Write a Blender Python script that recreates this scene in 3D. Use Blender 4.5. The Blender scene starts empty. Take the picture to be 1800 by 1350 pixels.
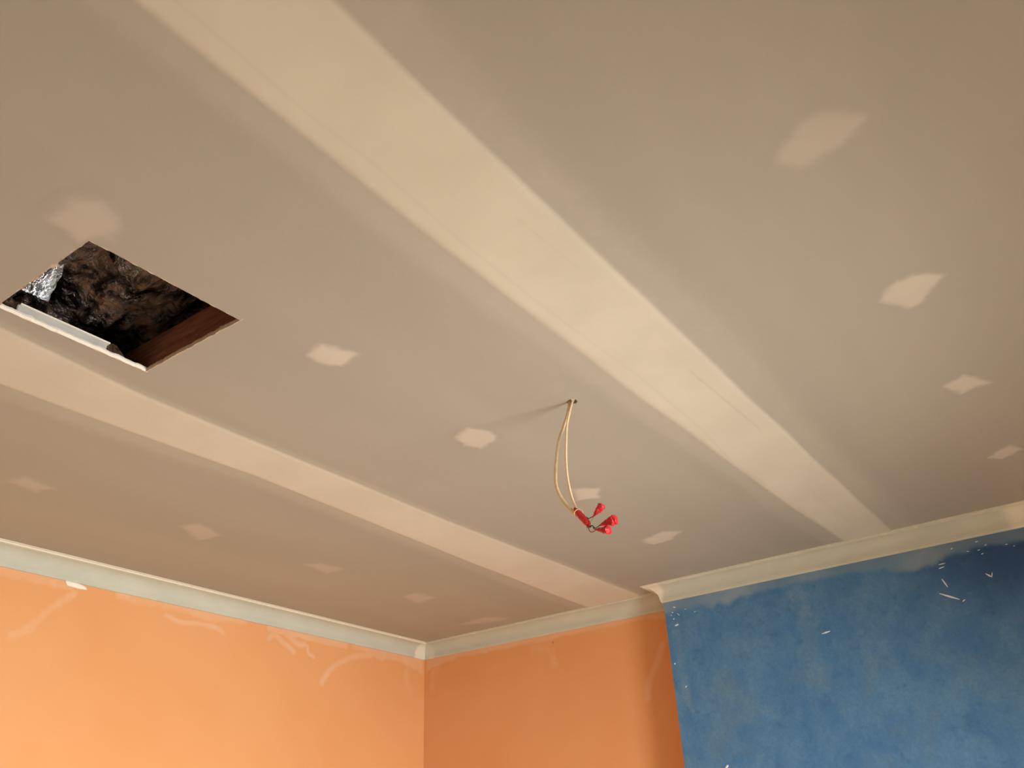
import bpy, bmesh, math, random
from mathutils import Vector, Matrix, noise

random.seed(7)
SC = bpy.context.scene
COL = SC.collection

# ------------------------------------------------------------------ camera
# metres; camera at the origin, X runs along the back wall, Y towards it, Z up
RIGHT = Vector((0.81042, 0.58447, -0.04005))
UP = Vector((0.31665, -0.37948, 0.86933))
FWD = Vector((-0.49290, 0.71721, 0.49261))
cam_data = bpy.data.cameras.new('camera')
cam = bpy.data.objects.new('camera', cam_data)
COL.objects.link(cam)
m = Matrix.Identity(4)
for i in range(3):
    m[i][0] = RIGHT[i]; m[i][1] = UP[i]; m[i][2] = -FWD[i]
cam.matrix_world = m
cam_data.sensor_width = 36.0
cam_data.lens = 1487.03 / 1800 * 36.0
cam_data.clip_start = 0.02
SC.camera = cam

# ------------------------------------------------------------------ light
SC.view_settings.view_transform = 'Standard'
SC.view_settings.look = 'None'
SC.view_settings.gamma = 1.0
SC.view_settings.use_curve_mapping = False
SC.view_settings.exposure = -0.10
w = bpy.data.worlds.new('overcast_sky')
w.use_nodes = True
SC.world = w
bg = w.node_tree.nodes['Background']
bg.inputs[0].default_value = (1.0, 0.93, 0.80, 1)
bg.inputs[1].default_value = 0.6

CEIL = 1.2          # ceiling underside
FLOOR = -1.5
XL, XR = -3.565, 1.55
YB, YF = 4.093, -2.4
BX0, BX1, BY = -1.842, -0.175, 3.944     # blue chimney breast
WY0, WY1, WZ0, WZ1 = 1.30, 2.45, -0.85, 0.40   # window in right wall
GX0, GX1, GZ0, GZ1 = -2.6, 0.4, -1.45, 0.55        # unseen glazed opening behind the camera, added for fill light
RY = (-1.2, 0.2)                           # unseen second window in right wall, added for fill light

def area(name, loc, rot, sx, sy, power, color):
    l = bpy.data.lights.new(name, 'AREA')
    l.shape = 'RECTANGLE'; l.size = sx; l.size_y = sy
    l.energy = power; l.color = color
    o = bpy.data.objects.new(name, l)
    o.location = loc; o.rotation_euler = rot
    COL.objects.link(o)
    return o

# daylight through the main window of the right wall; the sky stands above, so it falls inwards and down
TILT = 20
a = area('window_and_fill_light', (XR + 0.10, (WY0 + WY1) / 2, (WZ0 + WZ1) / 2), (0, math.radians(90 - TILT), 0), WZ1 - WZ0, WY1 - WY0, 162, (1.0, 0.965, 0.905))
a.data.spread = math.radians(115)
a = area('window_and_fill_light', (XR + 0.10, sum(RY) / 2, (WZ0 + WZ1) / 2), (0, math.radians(90 - TILT), 0), WZ1 - WZ0, RY[1] - RY[0], 6, (1.0, 0.93, 0.82))  # weak fill light set in the added second window
a.data.spread = math.radians(115)
# weak fill light from a wide glazed opening added behind the camera
a = area('window_and_fill_light', ((GX0 + GX1) / 2, YF - 0.10, (GZ0 + GZ1) / 2), (math.radians(90), 0, 0), GX1 - GX0, GZ1 - GZ0, 6, (0.97, 0.96, 0.92))

# ------------------------------------------------------------------ nodes
class N:
    def __init__(s, name):
        s.m = bpy.data.materials.new(name); s.m.use_nodes = True
        s.t = s.m.node_tree; s.n = s.t.nodes; s.l = s.t.links
        s.b = s.n['Principled BSDF']
    def node(s, typ, **k):
        n = s.n.new(typ)
        for a, v in k.items(): setattr(n, a, v)
        return n
    def put(s, sock, v):
        if hasattr(v, 'is_linked') or isinstance(v, bpy.types.NodeSocket): s.l.new(v, sock)
        elif isinstance(v, (tuple, list)) and len(v) == 3 and sock.type == 'RGBA': sock.default_value = (*v, 1)
        else: sock.default_value = v
    def pos(s): return s.node('ShaderNodeNewGeometry').outputs['Position']
    def mapping(s, v, scale=(1, 1, 1), rot=(0, 0, 0), loc=(0, 0, 0)):
        n = s.node('ShaderNodeMapping'); s.put(n.inputs[0], v)
        n.inputs['Location'].default_value = loc; n.inputs['Rotation'].default_value = rot; n.inputs['Scale'].default_value = scale
        return n.outputs[0]
    def noise(s, v, scale, detail=3, rough=0.5, dist=0.0):
        n = s.node('ShaderNodeTexNoise'); s.put(n.inputs['Vector'], v)
        n.inputs['Scale'].default_value = scale; n.inputs['Detail'].default_value = detail
        n.inputs['Roughness'].default_value = rough; n.inputs['Distortion'].default_value = dist
        return n.outputs['Fac']
    def ramp(s, f, a, b):
        n = s.node('ShaderNodeMapRange', interpolation_type='SMOOTHSTEP')
        s.put(n.inputs['Value'], f)
        n.inputs['From Min'].default_value = a; n.inputs['From Max'].default_value = b
        return n.outputs[0]
    def math(s, op, a, b=0.0):
        n = s.node('ShaderNodeMath', operation=op, use_clamp=(op != 'SUBTRACT'))
        s.put(n.inputs[0], a); s.put(n.inputs[1], b)
        return n.outputs[0]
    def mix(s, f, a, b):
        n = s.node('ShaderNodeMix', data_type='RGBA')
        s.put(n.inputs[0], f); s.put(n.inputs[6], a); s.put(n.inputs[7], b)
        return n.outputs[2]
    def attr(s, name):
        return s.node('ShaderNodeAttribute', attribute_name=name).outputs['Fac']
    def bump(s, h, strength, dist=0.01):
        n = s.node('ShaderNodeBump'); s.put(n.inputs['Height'], h)
        n.inputs['Strength'].default_value = strength; n.inputs['Distance'].default_value = dist
        s.l.new(n.outputs[0], s.b.inputs['Normal'])
    def done(s, col, rough=0.9, metal=0.0, spec=0.3):
        s.put(s.b.inputs['Base Color'], col); s.put(s.b.inputs['Roughness'], rough)
        s.put(s.b.inputs['Metallic'], metal); s.b.inputs['Specular IOR Level'].default_value = spec
        return s.m

BOARD = (0.385, 0.368, 0.318); BOARD2 = (0.415, 0.398, 0.342)
COMP = (0.605, 0.585, 0.50); COMP2 = (0.64, 0.62, 0.535)
ORANGE = (0.71, 0.335, 0.135); ORANGE2 = (0.73, 0.365, 0.160)

def board_col(s):
    p = s.pos()
    return s.mix(s.ramp(s.noise(s.mapping(p, (1.6, 0.35, 1)), 1.5, 3), 0.3, 0.7), BOARD, BOARD2)
def orange_col(s):
    return s.mix(s.ramp(s.noise(s.pos(), 1.6, 3), 0.3, 0.7), ORANGE, ORANGE2)
def blue_col(s):
    p = s.pos()
    n1 = s.ramp(s.noise(s.mapping(p, (1, 1, 0.8)), 7.0, 8, 0.70, 0.25), 0.30, 0.70)
    c = s.mix(n1, (0.060, 0.180, 0.390), (0.110, 0.250, 0.435))
    n2 = s.ramp(s.noise(s.mapping(p, (1, 1, 1), loc=(3.1, 0, 5)), 17, 7, 0.72, 0.5), 0.52, 0.72)
    c = s.mix(s.math('MULTIPLY', n2, 0.45), c, (0.030, 0.100, 0.235))
    n3 = s.ramp(s.noise(s.mapping(p, (1, 1, 1), loc=(8, 1, 2)), 4.0, 4, 0.5, 0.6), 0.52, 0.75)
    c = s.mix(s.math('MULTIPLY', n3, 0.30), c, (0.15, 0.225, 0.26))
    g1 = s.ramp(s.noise(p, 75, 3, 0.7), 0.35, 0.65)
    c = s.mix(s.math('MULTIPLY', g1, 0.22), c, (0.040, 0.125, 0.250))
    # thicker navy coat brushed round the top right corner
    vd = s.node('ShaderNodeVectorMath', operation='DISTANCE')
    s.put(vd.inputs[0], s.mapping(p, (1, 0, 1.6))); vd.inputs[1].default_value = (-0.25, 0, 1.6 * 1.06)
    near = s.ramp(s.math('ADD', vd.outputs['Value'], s.math('MULTIPLY', s.noise(p, 6, 4), 0.22)), 0.72, 0.16)
    return s.mix(s.math('MULTIPLY', near, 0.75), c, (0.022, 0.050, 0.165))

def make(name, colf, rough=0.92, bs=0.10, bscale=60, spec=0.25):
    s = N(name); c = colf(s)
    s.bump(s.noise(s.pos(), bscale, 4), bs, 0.004)
    return s.done(c, rough, spec=spec)

def skim(name, basef, comp, comp2, strength=1.0, bscale=35, rag=0.45, spec=0.2):
    """filler feathered out over whatever it was trowelled on"""
    s = N(name); base = basef(s)
    n = s.noise(s.mapping(s.pos(), (1, 1, 1)), 24, 5, 0.65, 0.4)
    c = s.attr('cover')
    k = s.math('ADD', c, s.math('MULTIPLY', s.math('SUBTRACT', n, 0.5), rag))
    f = s.math('MULTIPLY', s.ramp(k, 0.05, 0.95), s.ramp(c, 0.0, 0.12))
    f = s.math('MULTIPLY', f, strength)
    cc = s.mix(s.ramp(s.noise(s.pos(), 4, 3), 0.35, 0.7), comp, comp2)
    cc = s.mix(s.attr('line'), cc, (0.47, 0.42, 0.36))  # shade of trowel ridges painted in as thin darker lines
    s.bump(s.noise(s.pos(), bscale, 4), 0.12, 0.004)
    return s.done(s.mix(f, base, cc), 0.9, spec=spec)

M_board = make('plasterboard_paper', board_col)
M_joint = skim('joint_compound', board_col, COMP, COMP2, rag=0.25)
M_patch = skim('screw_filler', board_col, (0.60, 0.57, 0.49), (0.64, 0.61, 0.53), 0.78, rag=0.7)
M_patchwarm = skim('screw_filler_thin', board_col, (0.60, 0.56, 0.49), (0.64, 0.59, 0.51), 0.40, rag=0.7)
M_orange = make('orange_wall_paint', orange_col, 0.8, 0.05, 40)
M_orange_smear = skim('plaster_smear_on_orange', orange_col, (0.76, 0.47, 0.30), (0.78, 0.54, 0.38), 0.50, rag=1.5)
M_blue = make('blue_ragged_paint', blue_col, 0.75, 0.10, 30)
M_blue_smear = skim('plaster_smear_on_blue', blue_col, (0.17, 0.27, 0.36), (0.30, 0.38, 0.44), 0.68, rag=1.5)
M_white = N('wet_white_filler').done((0.86, 0.82, 0.72), 0.8)
M_whitechip = N('white_chip').done((0.75, 0.80, 0.82), 0.8)
M_navychip = N('plain_floor').done((0.62, 0.55, 0.45), 0.7)
M_offwhite = make('primed_wall', lambda s: s.mix(s.ramp(s.noise(s.pos(), 2, 2), .3, .7), (0.72, 0.60, 0.46), (0.76, 0.64, 0.50)))

s = N('cornice_plaster')
c = s.mix(s.ramp(s.noise(s.mapping(s.pos(), (1, 1, 3)), 6, 4), 0.3, 0.75), (0.49, 0.515, 0.44), (0.54, 0.555, 0.475))
c = s.mix(s.ramp(s.math('ADD', s.attr('cover'), s.math('MULTIPLY', s.math('SUBTRACT', s.noise(s.pos(), 30, 4), 0.5), 0.9)), 0.1, 0.95), c, (0.72, 0.70, 0.59))
s.bump(s.noise(s.pos(), 45, 4), 0.15, 0.003)
M_corn = s.done(c, 0.88, spec=0.25)

def simple(name, c1, c2, scale=20, rough=0.7, bs=0.2, metal=0.0, spec=0.3, stretch=(1, 1, 1), bd=0.004):
    s = N(name); n = s.noise(s.mapping(s.pos(), stretch), scale, 5, 0.6)
    s.bump(n, bs, bd)
    return s.done(s.mix(s.ramp(n, 0.3, 0.7), c1, c2), rough, metal, spec)
M_cable = simple('cream_cable_sheath', (0.66, 0.50, 0.29), (0.76, 0.61, 0.39), 90, 0.5, 0.15)
M_red = simple('red_tape', (0.42, 0.006, 0.012), (0.68, 0.020, 0.032), 160, 0.35, 0.7, spec=0.5, bd=0.002)
M_blackwire = simple('black_wire_sheath', (0.03, 0.025, 0.02), (0.06, 0.045, 0.035), 50, 0.5)
M_redwire = simple('red_wire_sheath', (0.35, 0.03, 0.02), (0.45, 0.06, 0.04), 50, 0.5)
M_yelwire = simple('yellow_wire_sheath', (0.42, 0.36, 0.16), (0.50, 0.42, 0.2), 50, 0.5)
M_tie = N('cream_tie').done((0.85, 0.72, 0.42), 0.4)
M_timber = simple('red_brown_timber', (0.13, 0.045, 0.02), (0.27, 0.10, 0.045), 9, 0.8, 0.35, stretch=(1, 9, 9))
M_batten = simple('grey_batten', (0.46, 0.47, 0.45), (0.56, 0.56, 0.52), 9, 0.7, 0.2)
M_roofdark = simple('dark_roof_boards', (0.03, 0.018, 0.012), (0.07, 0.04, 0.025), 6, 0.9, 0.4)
M_wool = simple('brown_insulation', (0.05, 0.03, 0.016), (0.30, 0.19, 0.11), 38, 0.95, 1.0, stretch=(1, 2.5, 1), bd=0.03)
M_paper = simple('torn_board_paper', (0.45, 0.36, 0.26), (0.62, 0.52, 0.40), 60, 0.9, 0.2)
s = N('crumpled_foil')
p = s.pos()
cr = s.noise(s.mapping(p, (1, 1, 1)), 11, 6, 0.62, 1.0)
fold = s.noise(s.mapping(p, (1, 2.5, 2.5), rot=(0.3, 0.2, 0.7)), 26, 4, 0.6, 0.6)
s.bump(s.math('ADD', cr, s.math('MULTIPLY', fold, 0.4)), 0.9, 0.04)
brown_mask = s.ramp(s.noise(s.mapping(p, loc=(2, 2, 0)), 9, 6, 0.7, 0.8), 0.40, 0.60)  # brown, rougher blotches in the foil colour
fold_shade = s.ramp(s.noise(s.mapping(p, loc=(6, 1, 0)), 13, 4, 0.6, 0.6), 0.46, 0.60)  # random dark blotches paint the black shadows among the folds
M_foil = s.done(s.mix(fold_shade, s.mix(brown_mask, (0.40, 0.35, 0.33), (0.40, 0.22, 0.13)), (0.045, 0.03, 0.022)), s.math('ADD', s.math('MULTIPLY', brown_mask, 0.5), 0.22), s.math('SUBTRACT', 1.0, brown_mask), 0.5)

# ------------------------------------------------------------------ helpers
def link(name, me, mat, parent=None, smooth=False):
    o = bpy.data.objects.new(name, me)
    if mat: me.materials.append(mat)
    COL.objects.link(o)
    if parent: o.parent = parent
    if smooth:
        for f in me.polygons: f.use_smooth = True
    return o
def obj(name, bm, mat, parent=None, smooth=False):
    me = bpy.data.meshes.new(name); bm.to_mesh(me); bm.free()
    return link(name, me, mat, parent, smooth)
def tag(o, label, cat, group=None, kind=None):
    o['label'] = label; o['category'] = cat
    if group: o['group'] = group
    if kind: o['kind'] = kind
    return o
def box(bm, x0, x1, y0, y1, z0, z1):
    v = [bm.verts.new((x, y, z)) for x in (x0, x1) for y in (y0, y1) for z in (z0, z1)]
    for f in ((0, 1, 3, 2), (4, 6, 7, 5), (0, 4, 5, 1), (2, 3, 7, 6), (0, 2, 6, 4), (1, 5, 7, 3)):
        bm.faces.new([v[i] for i in f])
def sm(t):
    t = max(0.0, min(1.0, t)); return t * t * (3 - 2 * t)
def lerp_poly(pts, t):
    if t <= pts[0][0]: return pts[0][1]
    for (a, b), (c, d) in zip(pts, pts[1:]):
        if t <= c: return b + (d - b) * (t - a) / (c - a)
    return pts[-1][1]
def catmull(pts, n=10):
    P = [Vector(p) for p in pts]; P = [2 * P[0] - P[1]] + P + [2 * P[-1] - P[-2]]
    out = []
    for i in range(1, len(P) - 2):
        for k in range(n):
            t = k / n
            out.append(0.5 * ((2 * P[i]) + (P[i + 1] - P[i - 1]) * t + (2 * P[i - 1] - 5 * P[i] + 4 * P[i + 1] - P[i + 2]) * t * t + (3 * P[i] - P[i - 1] - 3 * P[i + 1] + P[i + 2]) * t ** 3))
    out.append(P[-2]); return out
def tube(bm, pts, ra, rb=None, seg=12, refdir=(0, 1, 0), radf=None):
    """sweep an ellipse (ra across, rb along refdir) along pts"""
    rb = rb or ra; rings = []; ref = Vector(refdir); n = len(pts)
    for i, p in enumerate(pts):
        d = (pts[min(i + 1, n - 1)] - pts[max(i - 1, 0)]).normalized()
        b = (ref - d * ref.dot(d)).normalized(); a = b.cross(d)
        rings.append([bm.verts.new(p + a * math.cos(q) * ra * (radf(i / (n - 1), q) if radf else 1) + b * math.sin(q) * rb * (radf(i / (n - 1), q) if radf else 1)) for q in [2 * math.pi * k / seg for k in range(seg)]])
    for r0, r1 in zip(rings, rings[1:]):
        for k in range(seg): bm.faces.new((r0[k], r0[(k + 1) % seg], r1[(k + 1) % seg], r1[k]))
    bm.faces.new(rings[0][::-1]); bm.faces.new(rings[-1])

def sheet(name, parent, mat, origin, eu, ev, nrm, us, vs, cov, line=None, thick=0.0012):
    """thin layer of filler lying on a surface: grid in (u,v) kept where cov>0, thickness follows cov"""
    origin, eu, ev, nrm = map(Vector, (origin, eu, ev, nrm))
    idx = {}; verts = []; cv = []; ln = []
    def vert(i, j):
        if (i, j) not in idx:
            u, v = us[i], vs[j]; c = cov(u, v); c = max(0.0, min(1.0, c))
            idx[(i, j)] = len(verts); verts.append(origin + eu * u + ev * v + nrm * (0.00015 + thick * c))
            cv.append(c); ln.append(line(u, v) if line else 0.0)
        return idx[(i, j)]
    faces = []
    for i in range(len(us) - 1):
        for j in range(len(vs) - 1):
            cs = [cov(us[a], vs[b]) for a in (i, i + 1) for b in (j, j + 1)]
            if max(cs) > 0.0: faces.append([vert(i, j), vert(i + 1, j), vert(i + 1, j + 1), vert(i, j + 1)])
    if eu.cross(ev).dot(nrm) < 0: faces = [f[::-1] for f in faces]
    me = bpy.data.meshes.new(name); me.from_pydata(verts, [], faces)
    a = me.attributes.new('cover', 'FLOAT', 'POINT'); a.data.foreach_set('value', cv)
    a = me.attributes.new('line', 'FLOAT', 'POINT'); a.data.foreach_set('value', ln)
    return link(name, me, mat, parent, True)
def rng(a, b, step):
    n = max(2, int(math.ceil((b - a) / step)) + 1)
    return [a + (b - a) * i / (n - 1) for i in range(n)]
def poly_sd(pts):
    def sd(x, y):
        d = 1e9; inside = False; n = len(pts)
        for i in range(n):
            x0, y0 = pts[i]; x1, y1 = pts[(i + 1) % n]
            dx, dy = x1 - x0, y1 - y0
            t = max(0, min(1, ((x - x0) * dx + (y - y0) * dy) / (dx * dx + dy * dy + 1e-12)))
            d = min(d, math.hypot(x - x0 - dx * t, y - y0 - dy * t))
            if (y0 > y) != (y1 > y) and x < (x1 - x0) * (y - y0) / (y1 - y0) + x0: inside = not inside
        return d if inside else -d
    return sd
def line_d(pts):
    def dist(x, y):
        d = 1e9
        for (x0, y0), (x1, y1) in zip(pts, pts[1:]):
            dx, dy = x1 - x0, y1 - y0
            t = max(0, min(1, ((x - x0) * dx + (y - y0) * dy) / (dx * dx + dy * dy + 1e-12)))
            d = min(d, math.hypot(x - x0 - dx * t, y - y0 - dy * t))
        return d
    return dist
def patch(name, parent, mat, frame, pts, feather=0.02, step=0.006, amp=1.0, thick=0.0012):
    sd0 = poly_sd(pts); xs = [p[0] for p in pts]; ys = [p[1] for p in pts]; g = feather * 0.5
    def sd(x, y):
        if MX0 - .003 < x < MX1 + .003 and MY0 - .006 < y < MY1 + .003: return -1.0     # the access hole
        q = Vector((x * 16, y * 16, 2.0))
        return sd0(x + .012 * noise.noise(q), y + .012 * noise.noise(q + Vector((9, 4, 1)))) + .006 * noise.noise(q * 2.4)
    return sheet(name, parent, mat, *frame, rng(min(xs) - g, max(xs) + g, step), rng(min(ys) - g, max(ys) + g, step),
                 lambda x, y: amp * sm((sd(x, y) + g) / feather) if sd(x, y) > -g else 0.0, thick=thick)
def streak(name, parent, mat, frame, pts, wid, step=0.006, amp=1.0, thick=0.0008):
    """a trowel or brush mark: soft line of width wid along pts"""
    P = [(p.x, p.y) for p in catmull([(a, b, 0) for a, b in pts], 6)]
    d = line_d(P); xs = [p[0] for p in P]; ys = [p[1] for p in P]
    return sheet(name, parent, mat, *frame, rng(min(xs) - wid, max(xs) + wid, step), rng(min(ys) - wid, max(ys) + wid, step),
                 lambda x, y: amp * sm(1 - d(x, y) / wid), thick=thick)
MX0, MX1, MY0, MY1 = -1.924, -1.534, 0.656, 1.052     # access hole in the ceiling
F_CEIL = ((0, 0, CEIL), (1, 0, 0), (0, 1, 0), (0, 0, -1))
F_LEFT = ((XL, 0, 0), (0, 1, 0), (0, 0, 1), (1, 0, 0))
F_BACK = ((0, YB, 0), (1, 0, 0), (0, 0, 1), (0, -1, 0))
F_BLUE = ((0, BY, 0), (1, 0, 0), (0, 0, 1), (0, -1, 0))

# ------------------------------------------------------------------ ceiling
HX, HY, HR = -1.124, 1.950, 0.015                      # hole the wiring hangs from
T = 0.010
bm = bmesh.new()
def slab_cell(x0, x1, y0, y1):
    for z, rev in ((CEIL, True), (CEIL + T, False)):
        v = [bm.verts.new(c) for c in ((x0, y0, z), (x1, y0, z), (x1, y1, z), (x0, y1, z))]
        bm.faces.new(v[::-1] if rev else v)
HS = 0.06
xs = [XL - .1, MX0, MX1, HX - HS, HX + HS, XR + .1]
ys = [YF - .1, MY0, MY1, HY - HS, HY + HS, YB + .1]
for i in range(5):
    for j in range(5):
        if (i, j) in ((1, 1), (3, 3)): continue
        slab_cell(xs[i], xs[i + 1], ys[j], ys[j + 1])
# annulus round the wiring hole
n = 32
for z, rev in ((CEIL, False), (CEIL + T, True)):
    inner, outer = [], []
    for k in range(n):
        a = 2 * math.pi * k / n; c_, s_ = math.cos(a), math.sin(a)
        r = HR * (1 + 0.12 * noise.noise(Vector((c_ * 2, s_ * 2, 1))))
        inner.append(bm.verts.new((HX + r * c_, HY + r * s_, z)))
        q = HS / max(abs(c_), abs(s_)); outer.append(bm.verts.new((HX + q * c_, HY + q * s_, z)))
    for k in range(n):
        f = (inner[k], outer[k], outer[(k + 1) % n], inner[(k + 1) % n]); bm.faces.new(f[::-1] if not rev else f)
    if z == CEIL: low = inner
    else:
        for k in range(n): bm.faces.new((low[k], low[(k + 1) % n], inner[(k + 1) % n], inner[k]))
bmesh.ops.remove_doubles(bm, verts=bm.verts, dist=1e-5)
ceiling = tag(obj('ceiling', bm, M_board), 'bare plasterboard ceiling with filled joints and a square access hole', 'ceiling', kind='structure')

# raw cut edges of the board round the manhole, ragged
def cut_edge(a, b, mat, up, inward, label, w=0.004, jag=0.003, zl=0.003):
    a, b, inward = Vector(a), Vector(b), Vector(inward); bm = bmesh.new(); n = 60; rows = []
    for k in range(n + 1):
        t = k / n; p = a.lerp(b, t)
        j = noise.noise(Vector((t * 14, a.x * 3, a.y))) * jag + noise.noise(Vector((t * 45, a.y * 3, 2))) * jag * 0.6
        jz = noise.noise(Vector((t * 20, a.x * 5, 7))) * jag * 0.7
        rows.append([bm.verts.new(p + inward * q + Vector((0, 0, z))) for q, z in ((-0.002 - abs(j), -zl * .3), (w * .5 + j, -zl + jz), (w + j, up * .5), (w * .6 + j, up + jz), (-0.002, up))])
    for r0, r1 in zip(rows, rows[1:]):
        for i in range(4): bm.faces.new((r0[i], r0[i + 1], r1[i + 1], r1[i]))
        bm.faces.new((r0[4], r0[0], r1[0], r1[4]))
    bm.faces.new(rows[0]); bm.faces.new(rows[-1][::-1])
    bmesh.ops.recalc_face_normals(bm, faces=bm.faces)
    o = obj('cut_edge', bm, mat, ceiling)
    if label: o['label'] = label
    return o
cut_edge((MX0, MY0 - .01, CEIL), (MX0, MY1 + .004, CEIL), M_white, 0.011, (1, 0, 0), 'white plaster edge of the access hole', 0.004, 0.004, 0.002)
cut_edge((MX0, MY1, CEIL), (MX1 + .012, MY1, CEIL), M_paper, 0.011, (0, -1, 0), None, 0.002, 0.003, 0.001)
cut_edge((MX1, MY0, CEIL), (MX1, MY1, CEIL), M_paper, 0.011, (-1, 0, 0), None, 0.001, 0.003, 0.0)
cut_edge((MX0, MY0, CEIL), (MX1, MY0, CEIL), M_paper, 0.011, (0, 1, 0), None, 0.001, 0.007, 0.0)

# joint strips (filled seams between boards)
def strip(label, L, R, y0, y1, fl, fr, lines=(), skr=.17):
    lds = [(line_d(p), wdt, k) for p, wdt, k in lines]
    def cov(x, y):
        l = lerp_poly(L, y) + 0.006 * noise.noise(Vector((y * 2.3, 3.1, L[0][1])))
        r = lerp_poly(R, y) + 0.006 * noise.noise(Vector((y * 2.3, 8.1, R[0][1])))
        main = sm((x - l + fl) / (2 * fl)) * sm((r + fr - x) / (2 * fr))
        sk = 0.30 * sm((x - l + .13 + .03 * noise.noise(Vector((y * 1.3, 5, 2)))) / .09) * sm((r + skr + .03 * noise.noise(Vector((y * 1.3, 7, 2))) * skr / .17 - x) / (skr * .7))
        return max(main, sk)
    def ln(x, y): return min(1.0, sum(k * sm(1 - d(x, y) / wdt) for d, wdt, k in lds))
    xs_ = rng(min(p[1] for p in L) - .16, max(p[1] for p in R) + skr + .03, 0.005)
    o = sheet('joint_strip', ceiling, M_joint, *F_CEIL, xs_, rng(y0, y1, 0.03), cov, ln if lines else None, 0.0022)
    o['label'] = label
l1 = [(-0.892, -1.8), (-0.892, 0.477), (-0.902, 0.711), (-0.896, 0.845), (-0.911, 1.147), (-0.912, 1.404), (-0.906, 1.626), (-0.892, 1.961), (-0.90, 2.4), (-0.925, 2.676), (-0.905, 3.11), (-0.89, 3.8)]
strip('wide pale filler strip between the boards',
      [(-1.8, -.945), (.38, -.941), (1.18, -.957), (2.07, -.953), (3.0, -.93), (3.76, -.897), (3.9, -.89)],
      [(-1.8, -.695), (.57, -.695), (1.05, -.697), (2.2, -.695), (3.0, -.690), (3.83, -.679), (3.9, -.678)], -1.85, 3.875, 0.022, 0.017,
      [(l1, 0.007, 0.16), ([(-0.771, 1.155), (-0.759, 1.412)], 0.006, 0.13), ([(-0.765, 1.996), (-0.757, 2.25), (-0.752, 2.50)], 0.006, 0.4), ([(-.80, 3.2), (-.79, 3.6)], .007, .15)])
strip('narrower pale filler strip near the left wall',
      [(-1.8, -2.28), (.84, -2.283), (1.69, -2.262), (2.85, -2.305), (3.9, -2.33), (4.1, -2.33)],
      [(-1.8, -2.00), (.70, -2.002), (1.10, -2.045), (2.52, -2.044), (3.9, -2.00), (4.1, -2.00)], -1.85, 4.012, 0.014, 0.02, skr=.045)
# screw patches, in rows along the joists
big = [([(-0.264, 1.353), (-0.229, 1.405), (-0.129, 1.376), (-0.094, 1.348), (-0.127, 1.296), (-0.153, 1.279), (-0.201, 1.292)], M_patchwarm),
       ([(-0.233, 2.004), (-0.174, 2.087), (-0.079, 1.991), (-0.144, 1.929), (-0.195, 1.947)], M_patch),
       ([(-0.204, 2.601), (-0.172, 2.684), (-0.09, 2.66), (-0.119, 2.592), (-0.148, 2.559)], M_patch),
       ([(-0.193, 3.277), (-0.156, 3.328), (-0.089, 3.285), (-0.115, 3.213)], M_patch),
       ([(-1.525, 1.265), (-1.467, 1.251), (-1.421, 1.351), (-1.501, 1.366), (-1.53, 1.33)], M_patch),
       ([(-1.537, 1.915), (-1.475, 1.882), (-1.432, 1.95), (-1.45, 2.011), (-1.531, 2.027), (-1.563, 1.977)], M_patch),
       ([(-1.489, 2.538), (-1.416, 2.588), (-1.46, 2.683), (-1.538, 2.645)], M_patch),
       ([(-1.57, 3.235), (-1.462, 3.186), (-1.386, 3.237), (-1.469, 3.307), (-1.558, 3.317)], M_patch),
       ([(-2.91, 1.19), (-2.836, 1.207), (-2.864, 1.315), (-2.938, 1.291)], M_patchwarm),
       ([(-2.861, 1.83), (-2.784, 1.857), (-2.828, 1.992), (-2.935, 1.969)], M_patchwarm),
       ([(-2.873, 2.477), (-2.816, 2.509), (-2.797, 2.64), (-2.905, 2.645)], M_patchwarm),
       ([(-2.904, 3.161), (-2.818, 3.159), (-2.8, 3.291), (-2.933, 3.312)], M_patchwarm),
       ([(-3.073, 3.814), (-2.859, 3.776), (-2.776, 3.893), (-2.921, 3.91)], M_patchwarm),
       ([(-1.531, 0.57), (-1.451, 0.561), (-1.404, 0.594), (-1.447, 0.671), (-1.495, 0.681), (-1.549, 0.643)], M_patchwarm)]
for pts, mt in big:
    patch('screw_patch', ceiling, mt, F_CEIL, pts, feather=0.042 if mt is M_patch else 0.062, step=0.005)

# ------------------------------------------------------------------ walls and floor
def struct(name, bm, mat, label, cat):
    return tag(obj(name, bm, mat), label, cat, kind='structure')
bm = bmesh.new(); box(bm, XL - .1, XL, YF - .1, YB + .1, FLOOR, CEIL)
wall_left = struct('wall_left', bm, M_orange, 'long orange painted wall on the left', 'wall')
bm = bmesh.new(); box(bm, XL, XR + .1, YB, YB + .1, FLOOR, CEIL)
wall_back = struct('wall_back', bm, M_orange, 'orange painted wall in the alcove beside the blue wall', 'wall')
bm = bmesh.new(); box(bm, BX0, BX1, BY, YB, FLOOR, CEIL)
bm.faces.ensure_lookup_table()
wall_blue = struct('wall_breast', bm, M_blue, 'blue sponge-painted wall standing forward of the orange one', 'wall')
wall_blue.data.materials.append(M_orange)
for f in wall_blue.data.polygons:
    if abs(f.normal.x) > .5: f.material_index = 1
bm = bmesh.new(); box(bm, XL, GX0, YF - .1, YF, FLOOR, CEIL); box(bm, GX1, XR, YF - .1, YF, FLOOR, CEIL)
box(bm, GX0, GX1, YF - .1, YF, FLOOR, GZ0); box(bm, GX0, GX1, YF - .1, YF, GZ1, CEIL)
struct('wall_front', bm, M_offwhite, 'plain pale wall behind the camera', 'wall')
bm = bmesh.new()
yy = [YF - .1, RY[0], RY[1], WY0, WY1, YB]
for k in range(5):
    if k in (1, 3):
        box(bm, XR, XR + .1, yy[k], yy[k + 1], FLOOR, WZ0); box(bm, XR, XR + .1, yy[k], yy[k + 1], WZ1, CEIL)
    else: box(bm, XR, XR + .1, yy[k], yy[k + 1], FLOOR, CEIL)
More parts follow.
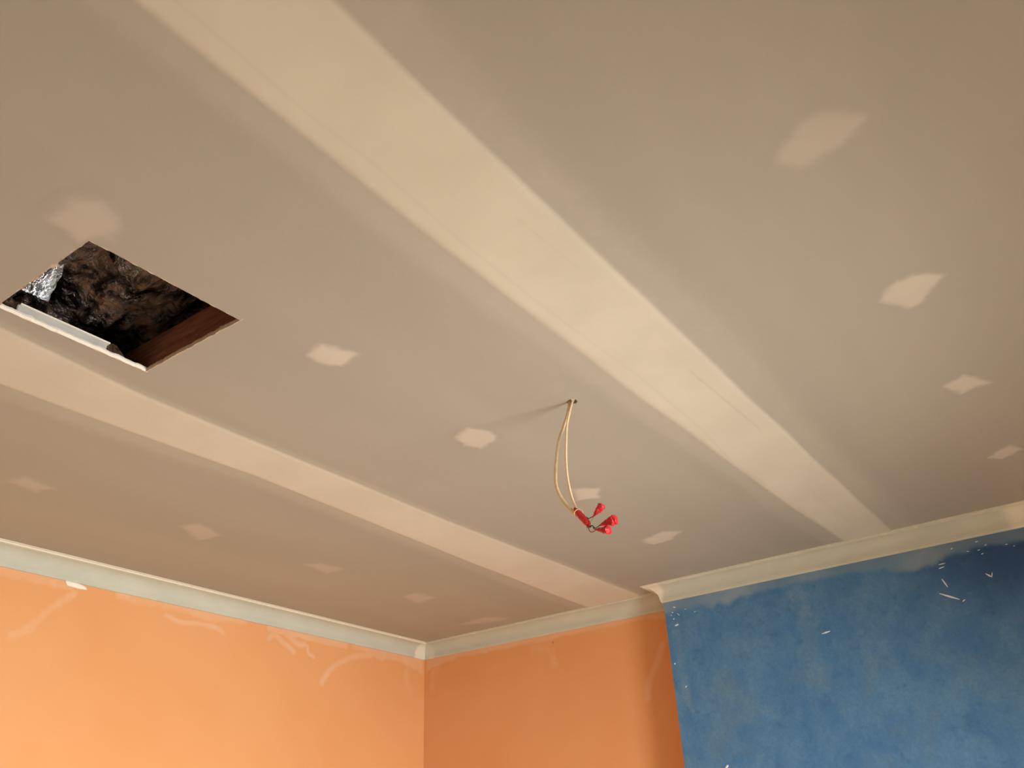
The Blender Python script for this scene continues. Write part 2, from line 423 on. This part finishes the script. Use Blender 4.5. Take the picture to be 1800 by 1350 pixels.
bmesh.ops.remove_doubles(bm, verts=bm.verts, dist=1e-5)
struct('wall_right', bm, M_offwhite, 'plain pale wall with a window and an added fill-light window', 'wall')
for wi, (a, b) in enumerate(((WY0, WY1), RY)):
    bm = bmesh.new(); t = .045
    box(bm, XR + .01, XR + .06, a, a + t, WZ0, WZ1); box(bm, XR + .01, XR + .06, b - t, b, WZ0, WZ1)
    box(bm, XR + .01, XR + .06, a + t, b - t, WZ0, WZ0 + t); box(bm, XR + .01, XR + .06, a + t, b - t, WZ1 - t, WZ1)
    struct('window_%d' % (wi + 1), bm, M_offwhite, ('white window frame nearer the blue wall', 'white frame of the window added for fill light, right of the camera')[wi], 'window')
bm = bmesh.new(); box(bm, XL - .1, XR + .1, YF - .1, YB + .1, FLOOR - .1, FLOOR)
struct('floor', bm, M_navychip, 'bare brown floor', 'floor')

# ------------------------------------------------------------------ cornices
P = 0.080
def prof():
    pts = [(0.0, P + .002), (0.003, P + .002), (0.0035, P - .007), (0.0095, P - .008)]   # (out from wall is y, down is x)
    # cove: from near the ceiling edge sweeping to the wall edge
    n = 14; c0, c1 = (0.0095, P - .0095), (P - .012, 0.0125)
    for k in range(n + 1):
        a = math.pi / 2 * k / n
        x = c0[0] + (c1[0] - c0[0]) * (1 - math.cos(a)); y = c1[1] + (c0[1] - c1[1]) * (1 - math.sin(a))
        pts.append((x, y))
    pts += [(P - .0105, 0.0115), (P - .003, 0.0105), (P + .003, 0.006), (P + .004, 0.0)]
    return pts
PR = prof()
def cornice(name, a, b, inward, m0, m1, cov, label, zoff=0.0):
    """a->b along the wall foot line at ceiling height; m0,m1 = mitre sign at the ends (+1 inner corner, -1 outer corner)"""
    a, b, inward = Vector(a), Vector(b), Vector(inward)
    d = (b - a); Ln = d.length; d.normalize(); bm = bmesh.new(); n = int(Ln / 0.012); rows = []; cs = []
    lay = None
    for k in range(n + 1):
        t = k / n; row = []
        for down, out in PR:
            s0 = m0 * out; s1 = Ln - m1 * out
            u = s0 + (s1 - s0) * t
            wob = 0.0008 * noise.noise(Vector((u * 4, down * 20, a.x)))
            p = a + d * u + inward * (out + wob * (1 if out > .001 else 0)) + Vector((0, 0, -down))
            row.append(bm.verts.new(p)); cs.append(cov(u, down, Ln))
        rows.append(row)
    for r0, r1 in zip(rows, rows[1:]):
        for i in range(len(PR) - 1): bm.faces.new((r0[i], r0[i + 1], r1[i + 1], r1[i]))
    # back against the wall and ceiling, and the two ends
    ends = []
    for k in (0, n):
        row = rows[k]; q = m0 * 0 if k == 0 else Ln
        v = bm.verts.new(a + d * q); cs.append(0); ends.append(v)
        bm.faces.new(row + [v] if k == 0 else (row + [v])[::-1])
    bm.faces.new((rows[0][0], rows[n][0], ends[1], ends[0])); bm.faces.new((rows[0][-1], rows[n][-1], ends[1], ends[0]))
    bmesh.ops.recalc_face_normals(bm, faces=bm.faces)
    bm.verts.index_update()
    o = obj(name, bm, M_corn)
    at = o.data.attributes.new('cover', 'FLOAT', 'POINT'); at.data.foreach_set('value', cs)
    return tag(o, label, 'cornice', kind='structure')
def cv_left(u, dn, L):   # u measured from YF
    e = sm(1 - (L - P - u) / 0.045)
    if dn < 0.0101: e = max(e, 0.75)  # top lip painted lighter for its highlight
    return e
def cv_back(u, dn, L):
    e = 0.4 * sm(1 - (u - P) / 0.03)
    return max(e, 0.35 if dn < 0.0101 else 0)  # mitre filler, plus a fainter painted highlight on the lip
def cv_blue(u, dn, L):
    e = max(sm(1.15 - (u + .02) / (0.07 - .5 * dn)), 0.9 * sm(1.25 - (L - u) / 0.09))
    return max(e, 0.5 if dn < 0.0101 else 0)  # lip highlight painted in beside the mitre filler
zt = CEIL - 0.0
cornice('trim_1', (XL, YF, zt), (XL, YB, zt), (1, 0, 0), 1, 1, cv_left, 'coved white cornice along the left orange wall')
cornice('trim_2', (XL, YB, zt), (BX0, YB, zt), (0, -1, 0), 1, 1, cv_back, 'short coved cornice over the orange alcove wall')
cornice('trim_3', (BX0, BY, zt), (BX1, BY, zt), (0, -1, 0), -1, -1, cv_blue, 'coved cornice over the blue wall')
cornice('trim_4', (BX0, YB, zt), (BX0, BY, zt), (-1, 0, 0), 1, -1, lambda u, d, L: 0.6, 'short cornice return at the left side of the blue wall')
cornice('trim_5', (BX1, BY, zt), (BX1, YB, zt), (1, 0, 0), -1, 1, lambda u, d, L: 0.6, 'short cornice return at the right side of the blue wall')
cornice('trim_6', (BX1, YB, zt), (XR, YB, zt), (0, -1, 0), 1, 1, lambda u, d, L: 0.2, 'coved cornice over the alcove to the right')

# ------------------------------------------------------------------ plaster smears on the walls
Z0 = CEIL - P - 0.004
def band(parent, mat, frame, u0, u1, depth, feather=0.02, seed=0.0, ztop=Z0, step=0.008, amp=1.0, endfade=.03):
    """filler dragged along the wall just under the cornice with a ragged lower edge"""
    def cov(u, v):
        lo = ztop - depth(u) * (0.75 + 0.8 * noise.noise(Vector((u * 5, seed, 0))) + 0.35 * noise.noise(Vector((u * 19, seed, 4))))
        return amp * sm((v - lo + feather) / feather) * sm((u - u0 + .0001) / endfade) * sm((u1 - u + .0001) / endfade)
    mx = max(depth(u0 + (u1 - u0) * k / 20) for k in range(21)) * 1.9 + feather
    o = sheet('plaster_smear', parent, mat, *frame, rng(u0, u1, step), rng(ztop - mx, ztop, step * .7), cov, thick=0.0006)
    return o
band(wall_left, M_orange_smear, F_LEFT, 1.2, 1.84, lambda u: 0.030, 0.03, 1.0, amp=.55)
band(wall_left, M_orange_smear, F_LEFT, 2.0, 2.75, lambda u: 0.020, 0.03, 2.0, amp=.6)
band(wall_left, M_orange_smear, F_LEFT, 2.85, 3.45, lambda u: 0.030, 0.02, 3.0, amp=.95)
band(wall_left, M_orange_smear, F_LEFT, 3.45, YB, lambda u: 0.035 + .05 * sm((u - 3.8) / .25), 0.03, 4.0, amp=.75)
band(wall_back, M_orange_smear, F_BACK, XL, BX0, lambda u: 0.020 + .05 * sm((XL + .3 - u) / .3), 0.025, 5.0, amp=.7)
for pts, wd, am in (([(1.62, .86), (1.677, .90), (1.74, .985), (1.83, 1.07)], .022, .55),
                    ([(2.28, 1.062), (2.36, 1.045), (2.46, 1.055), (2.56, 1.052), (2.60, 1.035)], .014, .8),
                    ([(2.88, 1.055), (2.92, 1.075), (2.98, 1.045), (3.02, 1.03), (3.05, 1.012)], .017, .9),
                    ([(3.00, 1.09), (3.08, 1.055), (3.12, 1.06)], .02, .8), ([(3.14, 1.055), (3.15, 1.02), (3.19, 1.005)], .013, .8),
                    ([(3.26, .885), (3.30, .94), (3.38, 1.00), (3.5, 1.055), (3.62, 1.075)], .020, .85),
                    ([(3.95, 1.06), (3.93, .99), (3.96, .93)], .04, .35)):
    streak('plaster_smear', wall_left, M_orange_smear, F_LEFT, pts, wd * 1.6, amp=am)
for pts, wd, am in (([(-2.065, .70), (-2.045, .78), (-1.99, .87), (-1.95, .95)], .022, .7), ([(-2.75, 1.06), (-2.65, 1.03), (-2.62, .95)], .03, .4),
                    ([(-3.45, 1.08), (-3.50, 1.0), (-3.5, .93)], .03, .4)):
    streak('plaster_smear', wall_back, M_orange_smear, F_BACK, pts, wd * 1.6, amp=am)
def lump(parent, mat, frame, pts, h=0.003, name='plaster_lump'):
    """small solid dab standing proud of the surface"""
    o_, eu, ev, nr = map(Vector, frame); bm = bmesh.new(); c = (sum(p[0] for p in pts) / len(pts), sum(p[1] for p in pts) / len(pts))
    rows = []
    for sc_, hh in ((1, 0), (.9, .75), (.5, 1.0)):
        rows.append([bm.verts.new(o_ + eu * (c[0] + (p[0] - c[0]) * sc_) + ev * (c[1] + (p[1] - c[1]) * sc_) + nr * (0.0002 + h * hh)) for p in pts])
    n = len(pts)
    for a, b in zip(rows, rows[1:]):
        for k in range(n): bm.faces.new((a[k], a[(k + 1) % n], b[(k + 1) % n], b[k]))
    bm.faces.new(rows[-1]); bm.faces.new(rows[0][::-1]); bmesh.ops.recalc_face_normals(bm, faces=bm.faces)
    return obj(name, bm, mat, parent, True)
lump(wall_left, M_white, F_LEFT, [(1.775, 1.118), (1.79, 1.098), (1.84, 1.094), (1.885, 1.097), (1.875, 1.11), (1.84, 1.118)], .006)
# blue wall
def d_blue(u):
    t = (u - BX0) / (BX1 - BX0)
    return lerp_poly([(0, .045), (.10, .035), (.16, .055), (.25, .03), (.40, .02), (.55, .025), (.62, .04), (.70, .055), (.77, .085), (.80, .035), (.9, .03), (1, .04)], t)
band(wall_blue, M_blue_smear, F_BLUE, BX0, BX1, d_blue, 0.045, 9.0, amp=.9, endfade=.0001)
streak('plaster_smear', wall_blue, M_blue_smear, F_BLUE, [(-1.175, 1.05), (-1.14, .92), (-1.15, .78), (-1.13, .66)], .09, amp=.30)
streak('plaster_smear', wall_blue, M_blue_smear, F_BLUE, [(-1.79, 1.0), (-1.792, .8), (-1.77, .6)], .045, amp=.32)
def dash(a, b, wd, h=.002, mat=M_whitechip):
    a, b = Vector(a), Vector(b); d = (b - a); nrm = Vector((-d.y, d.x)).normalized() * wd
    n = 6; up, lo = [], []
    for k in range(n + 1):
        t = k / n; p = a + d * t; j = .6 + .5 * abs(noise.noise(Vector((p.x * 90, p.y * 90, 3)))); e = math.sin(math.pi * (.12 + .76 * t))
        up.append(tuple(p + nrm * j * e)); lo.append(tuple(p - nrm * j * e))
    lump(wall_blue, mat, F_BLUE, up + lo[::-1], h, 'paint_chip')
dash((-1.095, .836), (-1.055, .842), .0045)
dash((-.578, .917), (-.508, .878), .0055); dash((-.552, .975), (-.538, .935), .0045); dash((-.50, .868), (-.488, .874), .004)
dash((-.552, 1.018), (-.528, 1.022), .003); dash((-.548, 1.034), (-.52, 1.036), .003)
dash((-.385, .962), (-.366, .943), .004); dash((-.366, .943), (-.360, .962), .0025)
dash((-1.796, .993), (-1.776, .998), .006); dash((-1.826, .812), (-1.82, .818), .004); dash((-1.80, 1.025), (-1.795, 1.03), .003)
dash((-1.645, .332), (-1.628, .345), .007); dash((-1.785, .70), (-1.775, .705), .0035)
for k in range(16):   # dots of filler under the cornice
    u = random.uniform(BX0 + .02, BX0 + .16) if k < 8 else random.uniform(-.5, -.25); v = random.uniform(1.04, 1.108)
    dash((u, v), (u + random.uniform(.004, .012), v + random.uniform(-.003, .004)), random.uniform(.0015, .003))

# ------------------------------------------------------------------ roof space above the manhole
RZ = CEIL + T
for yj, x0, x1, lab in ((1.0775, -2.6, -.9, 'red-brown timber beam crossing the far right edge of the ceiling hole'),
                        (.605, XL, XR, 'timber beam above the near left edge of the ceiling hole')):
    bm = bmesh.new(); box(bm, x0, x1, yj - .0225, yj + .0225, RZ + .001, RZ + .10)
    bmesh.ops.bevel(bm, geom=bm.edges, offset=.002, segments=1, affect='EDGES')
    tag(obj('ceiling_beam', bm, M_timber), lab, 'beam', 'beams in the roof space')
# grey batten lying along the white edge
bm = bmesh.new(); 
box(bm, MX0 - .028, MX0 - .002, .70, .935, RZ + .002, RZ + .022)
bmesh.ops.bevel(bm, geom=bm.edges, offset=.002, segments=1, affect='EDGES')
bt = tag(obj('batten', bm, M_batten), 'short pale grey batten lying behind the white edge of the ceiling hole', 'batten')
bm = bmesh.new(); box(bm, MX0 - .030, MX0 + .001, .705, .940, RZ + .0225, RZ + .026)
obj('batten_lip', bm, M_white, bt)
# crumpled foil slung over the beams
def foil_z(x, y):
    z = RZ + .23 + .07 * noise.noise(Vector((x * 2.2, y * 2.6, 1))) + .055 * noise.noise(Vector((x * 7, y * 8, 4)))
    r = abs(noise.noise(Vector((x * 9 + y * 5, y * 16 - x * 4, 8)))); z += .035 * (0.5 - r)
    r = abs(noise.noise(Vector((x * 24, y * 26, 3)))); z += .014 * (0.5 - r)
    return max(z - .10 * sm((-x - 1.95) / .75), RZ + .135)      # sinks a little towards the left
bm = bmesh.new(); gx = rng(-2.75, -1.25, .012); gy = rng(.05, 2.3, .012)
vv = [[bm.verts.new((x, y, foil_z(x, y))) for y in gy] for x in gx]
for i in range(len(gx) - 1):
    for j in range(len(gy) - 1): bm.faces.new((vv[i][j], vv[i][j + 1], vv[i + 1][j + 1], vv[i + 1][j]))
obj_foil = obj('foil_sheet', bm, M_foil, None, False)
tag(obj_foil, 'crumpled dark foil insulation sheet seen through the ceiling hole', 'foil')
# insulation batt beside the opening
bm = bmesh.new(); gx = rng(-2.34, -1.965, .012); gy = rng(.66, 1.05, .012)
def wool_z(x, y):
    e = min(x + 2.34, -1.965 - x, y - .66, 1.05 - y)
    return RZ + .003 + sm(e / .05) * (.078 + .02 * noise.noise(Vector((x * 14, y * 14, 2))) + .012 * noise.noise(Vector((x * 50, y * 50, 5))))
tp = [[bm.verts.new((x, y, wool_z(x, y))) for y in gy] for x in gx]
bo = [[bm.verts.new((x, y, RZ + .002)) for y in gy] for x in gx]
for i in range(len(gx) - 1):
    for j in range(len(gy) - 1):
        bm.faces.new((tp[i][j], tp[i + 1][j], tp[i + 1][j + 1], tp[i][j + 1])); bm.faces.new((bo[i][j], bo[i][j + 1], bo[i + 1][j + 1], bo[i + 1][j]))
tag(obj('insulation_batt', bm, M_wool), 'fluffy brown insulation lying beyond the white edge of the ceiling hole', 'insulation')
# foil flap added and angled to mirror the window as a bright glint
s = N('glint_foil')
s.bump(s.noise(s.mapping(s.pos(), (1, 3, 1)), 30, 4, 0.6, 0.5), 0.5, 0.02)
M_glint = s.done((0.86, 0.90, 0.95), 0.22, 1.0)
bm = bmesh.new(); gs = rng(0, 1, .04); vv = []
for a in gs:
    row = []
    for b in gs:
        p = Vector((-1.985, .715 + .085 * a + .03 * b * (1 - a), RZ + .125 + .13 * b))
        p += Vector((-.875, 0, .484)) * (.016 * noise.noise(Vector((a * 3.2, b * 2.0, 6))) + .010 * abs(noise.noise(Vector((a * 8, b * 4, 1))))) + Vector((.55, 0, 0)) * .13 * (b - .5)
        p.y += .012 * noise.noise(Vector((b * 5, a, 3)))
        row.append(bm.verts.new(p))
    vv.append(row)
for i in range(len(gs) - 1):
    for j in range(len(gs) - 1): bm.faces.new((vv[i][j], vv[i + 1][j], vv[i + 1][j + 1], vv[i][j + 1]))
fl = obj('glint_flap', bm, M_glint, obj_foil)
fl['label'] = 'silvery foil flap added to catch a bright glint'
sld = fl.modifiers.new('thickness', 'SOLIDIFY'); sld.thickness = .0008
# closed roof shell
bm = bmesh.new(); a, b, c_, d_ = XL - .1, XR + .1, YF - .1, YB + .1; zt = CEIL + .7
q = [bm.verts.new(p) for p in ((a, c_, RZ), (b, c_, RZ), (b, d_, RZ), (a, d_, RZ), (a, c_, zt), (b, c_, zt), (b, d_, zt), (a, d_, zt))]
for f in ((0, 4, 5, 1), (1, 5, 6, 2), (2, 6, 7, 3), (3, 7, 4, 0), (4, 7, 6, 5)): bm.faces.new([q[i] for i in f])
struct('roof', bm, M_roofdark, 'dark underside of the roof', 'roof')

# ------------------------------------------------------------------ hanging wiring
root = bpy.data.objects.new('hanging_wiring', None); root.location = (HX, HY, CEIL); COL.objects.link(root)
tag(root, 'two cream cables hanging from a small ceiling hole, ends taped red', 'wiring')
def part(name, bm, mat, label=None):
    o = obj(name, bm, mat, root, True); o.matrix_parent_inverse = Matrix.Translation(-Vector((HX, HY, CEIL)))
    if label: o['label'] = label
    return o
Y = 1.945
bm = bmesh.new()
tube(bm, catmull([(-1.136, Y + .003, 1.30), (-1.131, Y + .002, 1.21), (-1.139, Y, 1.165), (-1.158, Y - .002, 1.12), (-1.174, Y - .004, 1.085), (-1.186, Y - .004, 1.035), (-1.194, Y - .004, .985), (-1.195, Y - .004, .945), (-1.185, Y - .002, .910), (-1.166, Y, .876), (-1.146, Y + .002, .850), (-1.136, Y + .002, .838)], 10), .0052, .003, 14)
part('cable', bm, M_cable)
bm = bmesh.new()
tube(bm, catmull([(-1.118, Y + .004, 1.30), (-1.121, Y + .003, 1.21), (-1.128, Y - .006, 1.165), (-1.140, Y - .009, 1.12), (-1.149, Y - .006, 1.07), (-1.155, Y - .004, 1.02), (-1.157, Y - .002, .975), (-1.155, Y, .935), (-1.149, Y + .002, .895), (-1.139, Y + .003, .862), (-1.134, Y + .003, .848)], 10), .0034, .0034, 14)
part('cable', bm, M_cable)
def lumpy(pts, rads, seed, amp=.18, seg=20):
    P_ = catmull(pts, 8); bm = bmesh.new()
    tube(bm, P_, 1.0, 1.0, seg, radf=lambda t, q: lerp_poly(rads, t) * (1 + amp * noise.noise(Vector((math.cos(q) * 1.6, math.sin(q) * 1.6, t * 7 + seed))) + amp * .5 * noise.noise(Vector((math.cos(q) * 4, math.sin(q) * 4, t * 16 + seed)))))
    return bm
part('tape_sleeve', lumpy([(-1.143, Y, .862), (-1.132, Y, .846), (-1.118, Y, .827), (-1.106, Y, .810), (-1.100, Y, .802)], [(0, .004), (.15, .0075), (.35, .0095), (.7, .0095), (.9, .0065), (1, .004)], 1, .1), M_red, 'red tape sleeve round the cable ends')
# cream tie looped round the sleeve
bm = bmesh.new(); dd = Vector((.55, 0, -.83)).normalized(); cpt = Vector((-1.131, Y, .845)); ax1 = Vector((.83, 0, .55)); ax2 = Vector((0, 1, 0)); R_ = .0125
ring = [cpt + ax1 * math.cos(t) * R_ + (ax2 * math.sin(t) + dd * math.sin(t) * .35) * R_ for t in [2 * math.pi * k / 40 for k in range(41)]]
tube(bm, ring, .0011, .0011, 8, refdir=tuple(dd)); part('cable_tie', bm, M_tie, 'cream tie looped round the red tape')
def tape_end(p0, p1, r, seed):
    p0, p1 = Vector(p0), Vector(p1); d = p1 - p0
    return part('taped_end', lumpy([p0, p0 + d * .3, p0 + d * .6, p0 + d * .85, p1], [(0, .002), (.15, r * .4), (.35, r * .62), (.6, r * 1.0), (.82, r * 1.02), (.94, r * .75), (1, r * .3)], seed, .42), M_red, 'lumpy red taped wire end')
tape_end((-1.083, Y - .002, .824), (-1.049, Y - .004, .848), .0105, 12)
tape_end((-1.068, Y, .793), (-1.012, Y - .002, .799), .0125, 5)
tape_end((-1.073, Y - .012, .779), (-1.029, Y - .016, .767), .0115, 16)
def wire(pts, mat, label):
    bm = bmesh.new(); tube(bm, catmull(pts, 8), .0013, .0013, 8); part('wire', bm, mat, label)
wire([(-1.116, Y + .002, .832), (-1.107, Y, .827), (-1.098, Y - .002, .821), (-1.080, Y - .002, .824)], M_blackwire, 'thin black wire')
wire([(-1.106, Y - .004, .806), (-1.099, Y - .006, .797), (-1.088, Y - .006, .796), (-1.079, Y - .004, .788), (-1.064, Y - .002, .794)], M_blackwire, 'thin black wire')
wire([(-1.112, Y + .004, .812), (-1.108, Y + .002, .799), (-1.097, Y - .002, .795), (-1.088, Y - .004, .797), (-1.080, Y - .010, .783), (-1.068, Y - .012, .781)], M_blackwire, 'thin black wire')
wire([(-1.101, Y - .004, .803), (-1.098, Y - .008, .787), (-1.088, Y - .012, .776), (-1.068, Y - .014, .778)], M_redwire, 'thin red wire')
wire([(-1.082, Y - .002, .822), (-1.090, Y - .004, .810), (-1.093, Y - .004, .800), (-1.098, Y - .002, .797)], M_yelwire, 'thin yellow wire')
# torn paper round the hole
for ang, ln in ((200, .010), (310, .009), (60, .007)):
    bm = bmesh.new(); a = math.radians(ang); c = Vector((HX + HR * math.cos(a), HY + HR * math.sin(a), CEIL - .001)); t_ = Vector((-math.sin(a), math.cos(a), 0)); nn = Vector((math.cos(a), math.sin(a), 0))
    w0 = [c - t_ * .006, c + t_ * .006, c + t_ * .002 - nn * .005 - Vector((0, 0, ln))]
    v = [bm.verts.new(p) for p in w0] + [bm.verts.new(p + nn * .001 + Vector((0, 0, .001))) for p in w0]
    bm.faces.new((v[0], v[1], v[2])); bm.faces.new((v[5], v[4], v[3]))
    for i in range(3): bm.faces.new((v[i], v[(i + 1) % 3], v[(i + 1) % 3 + 3], v[i + 3]))
    obj('torn_paper', bm, M_paper, ceiling)
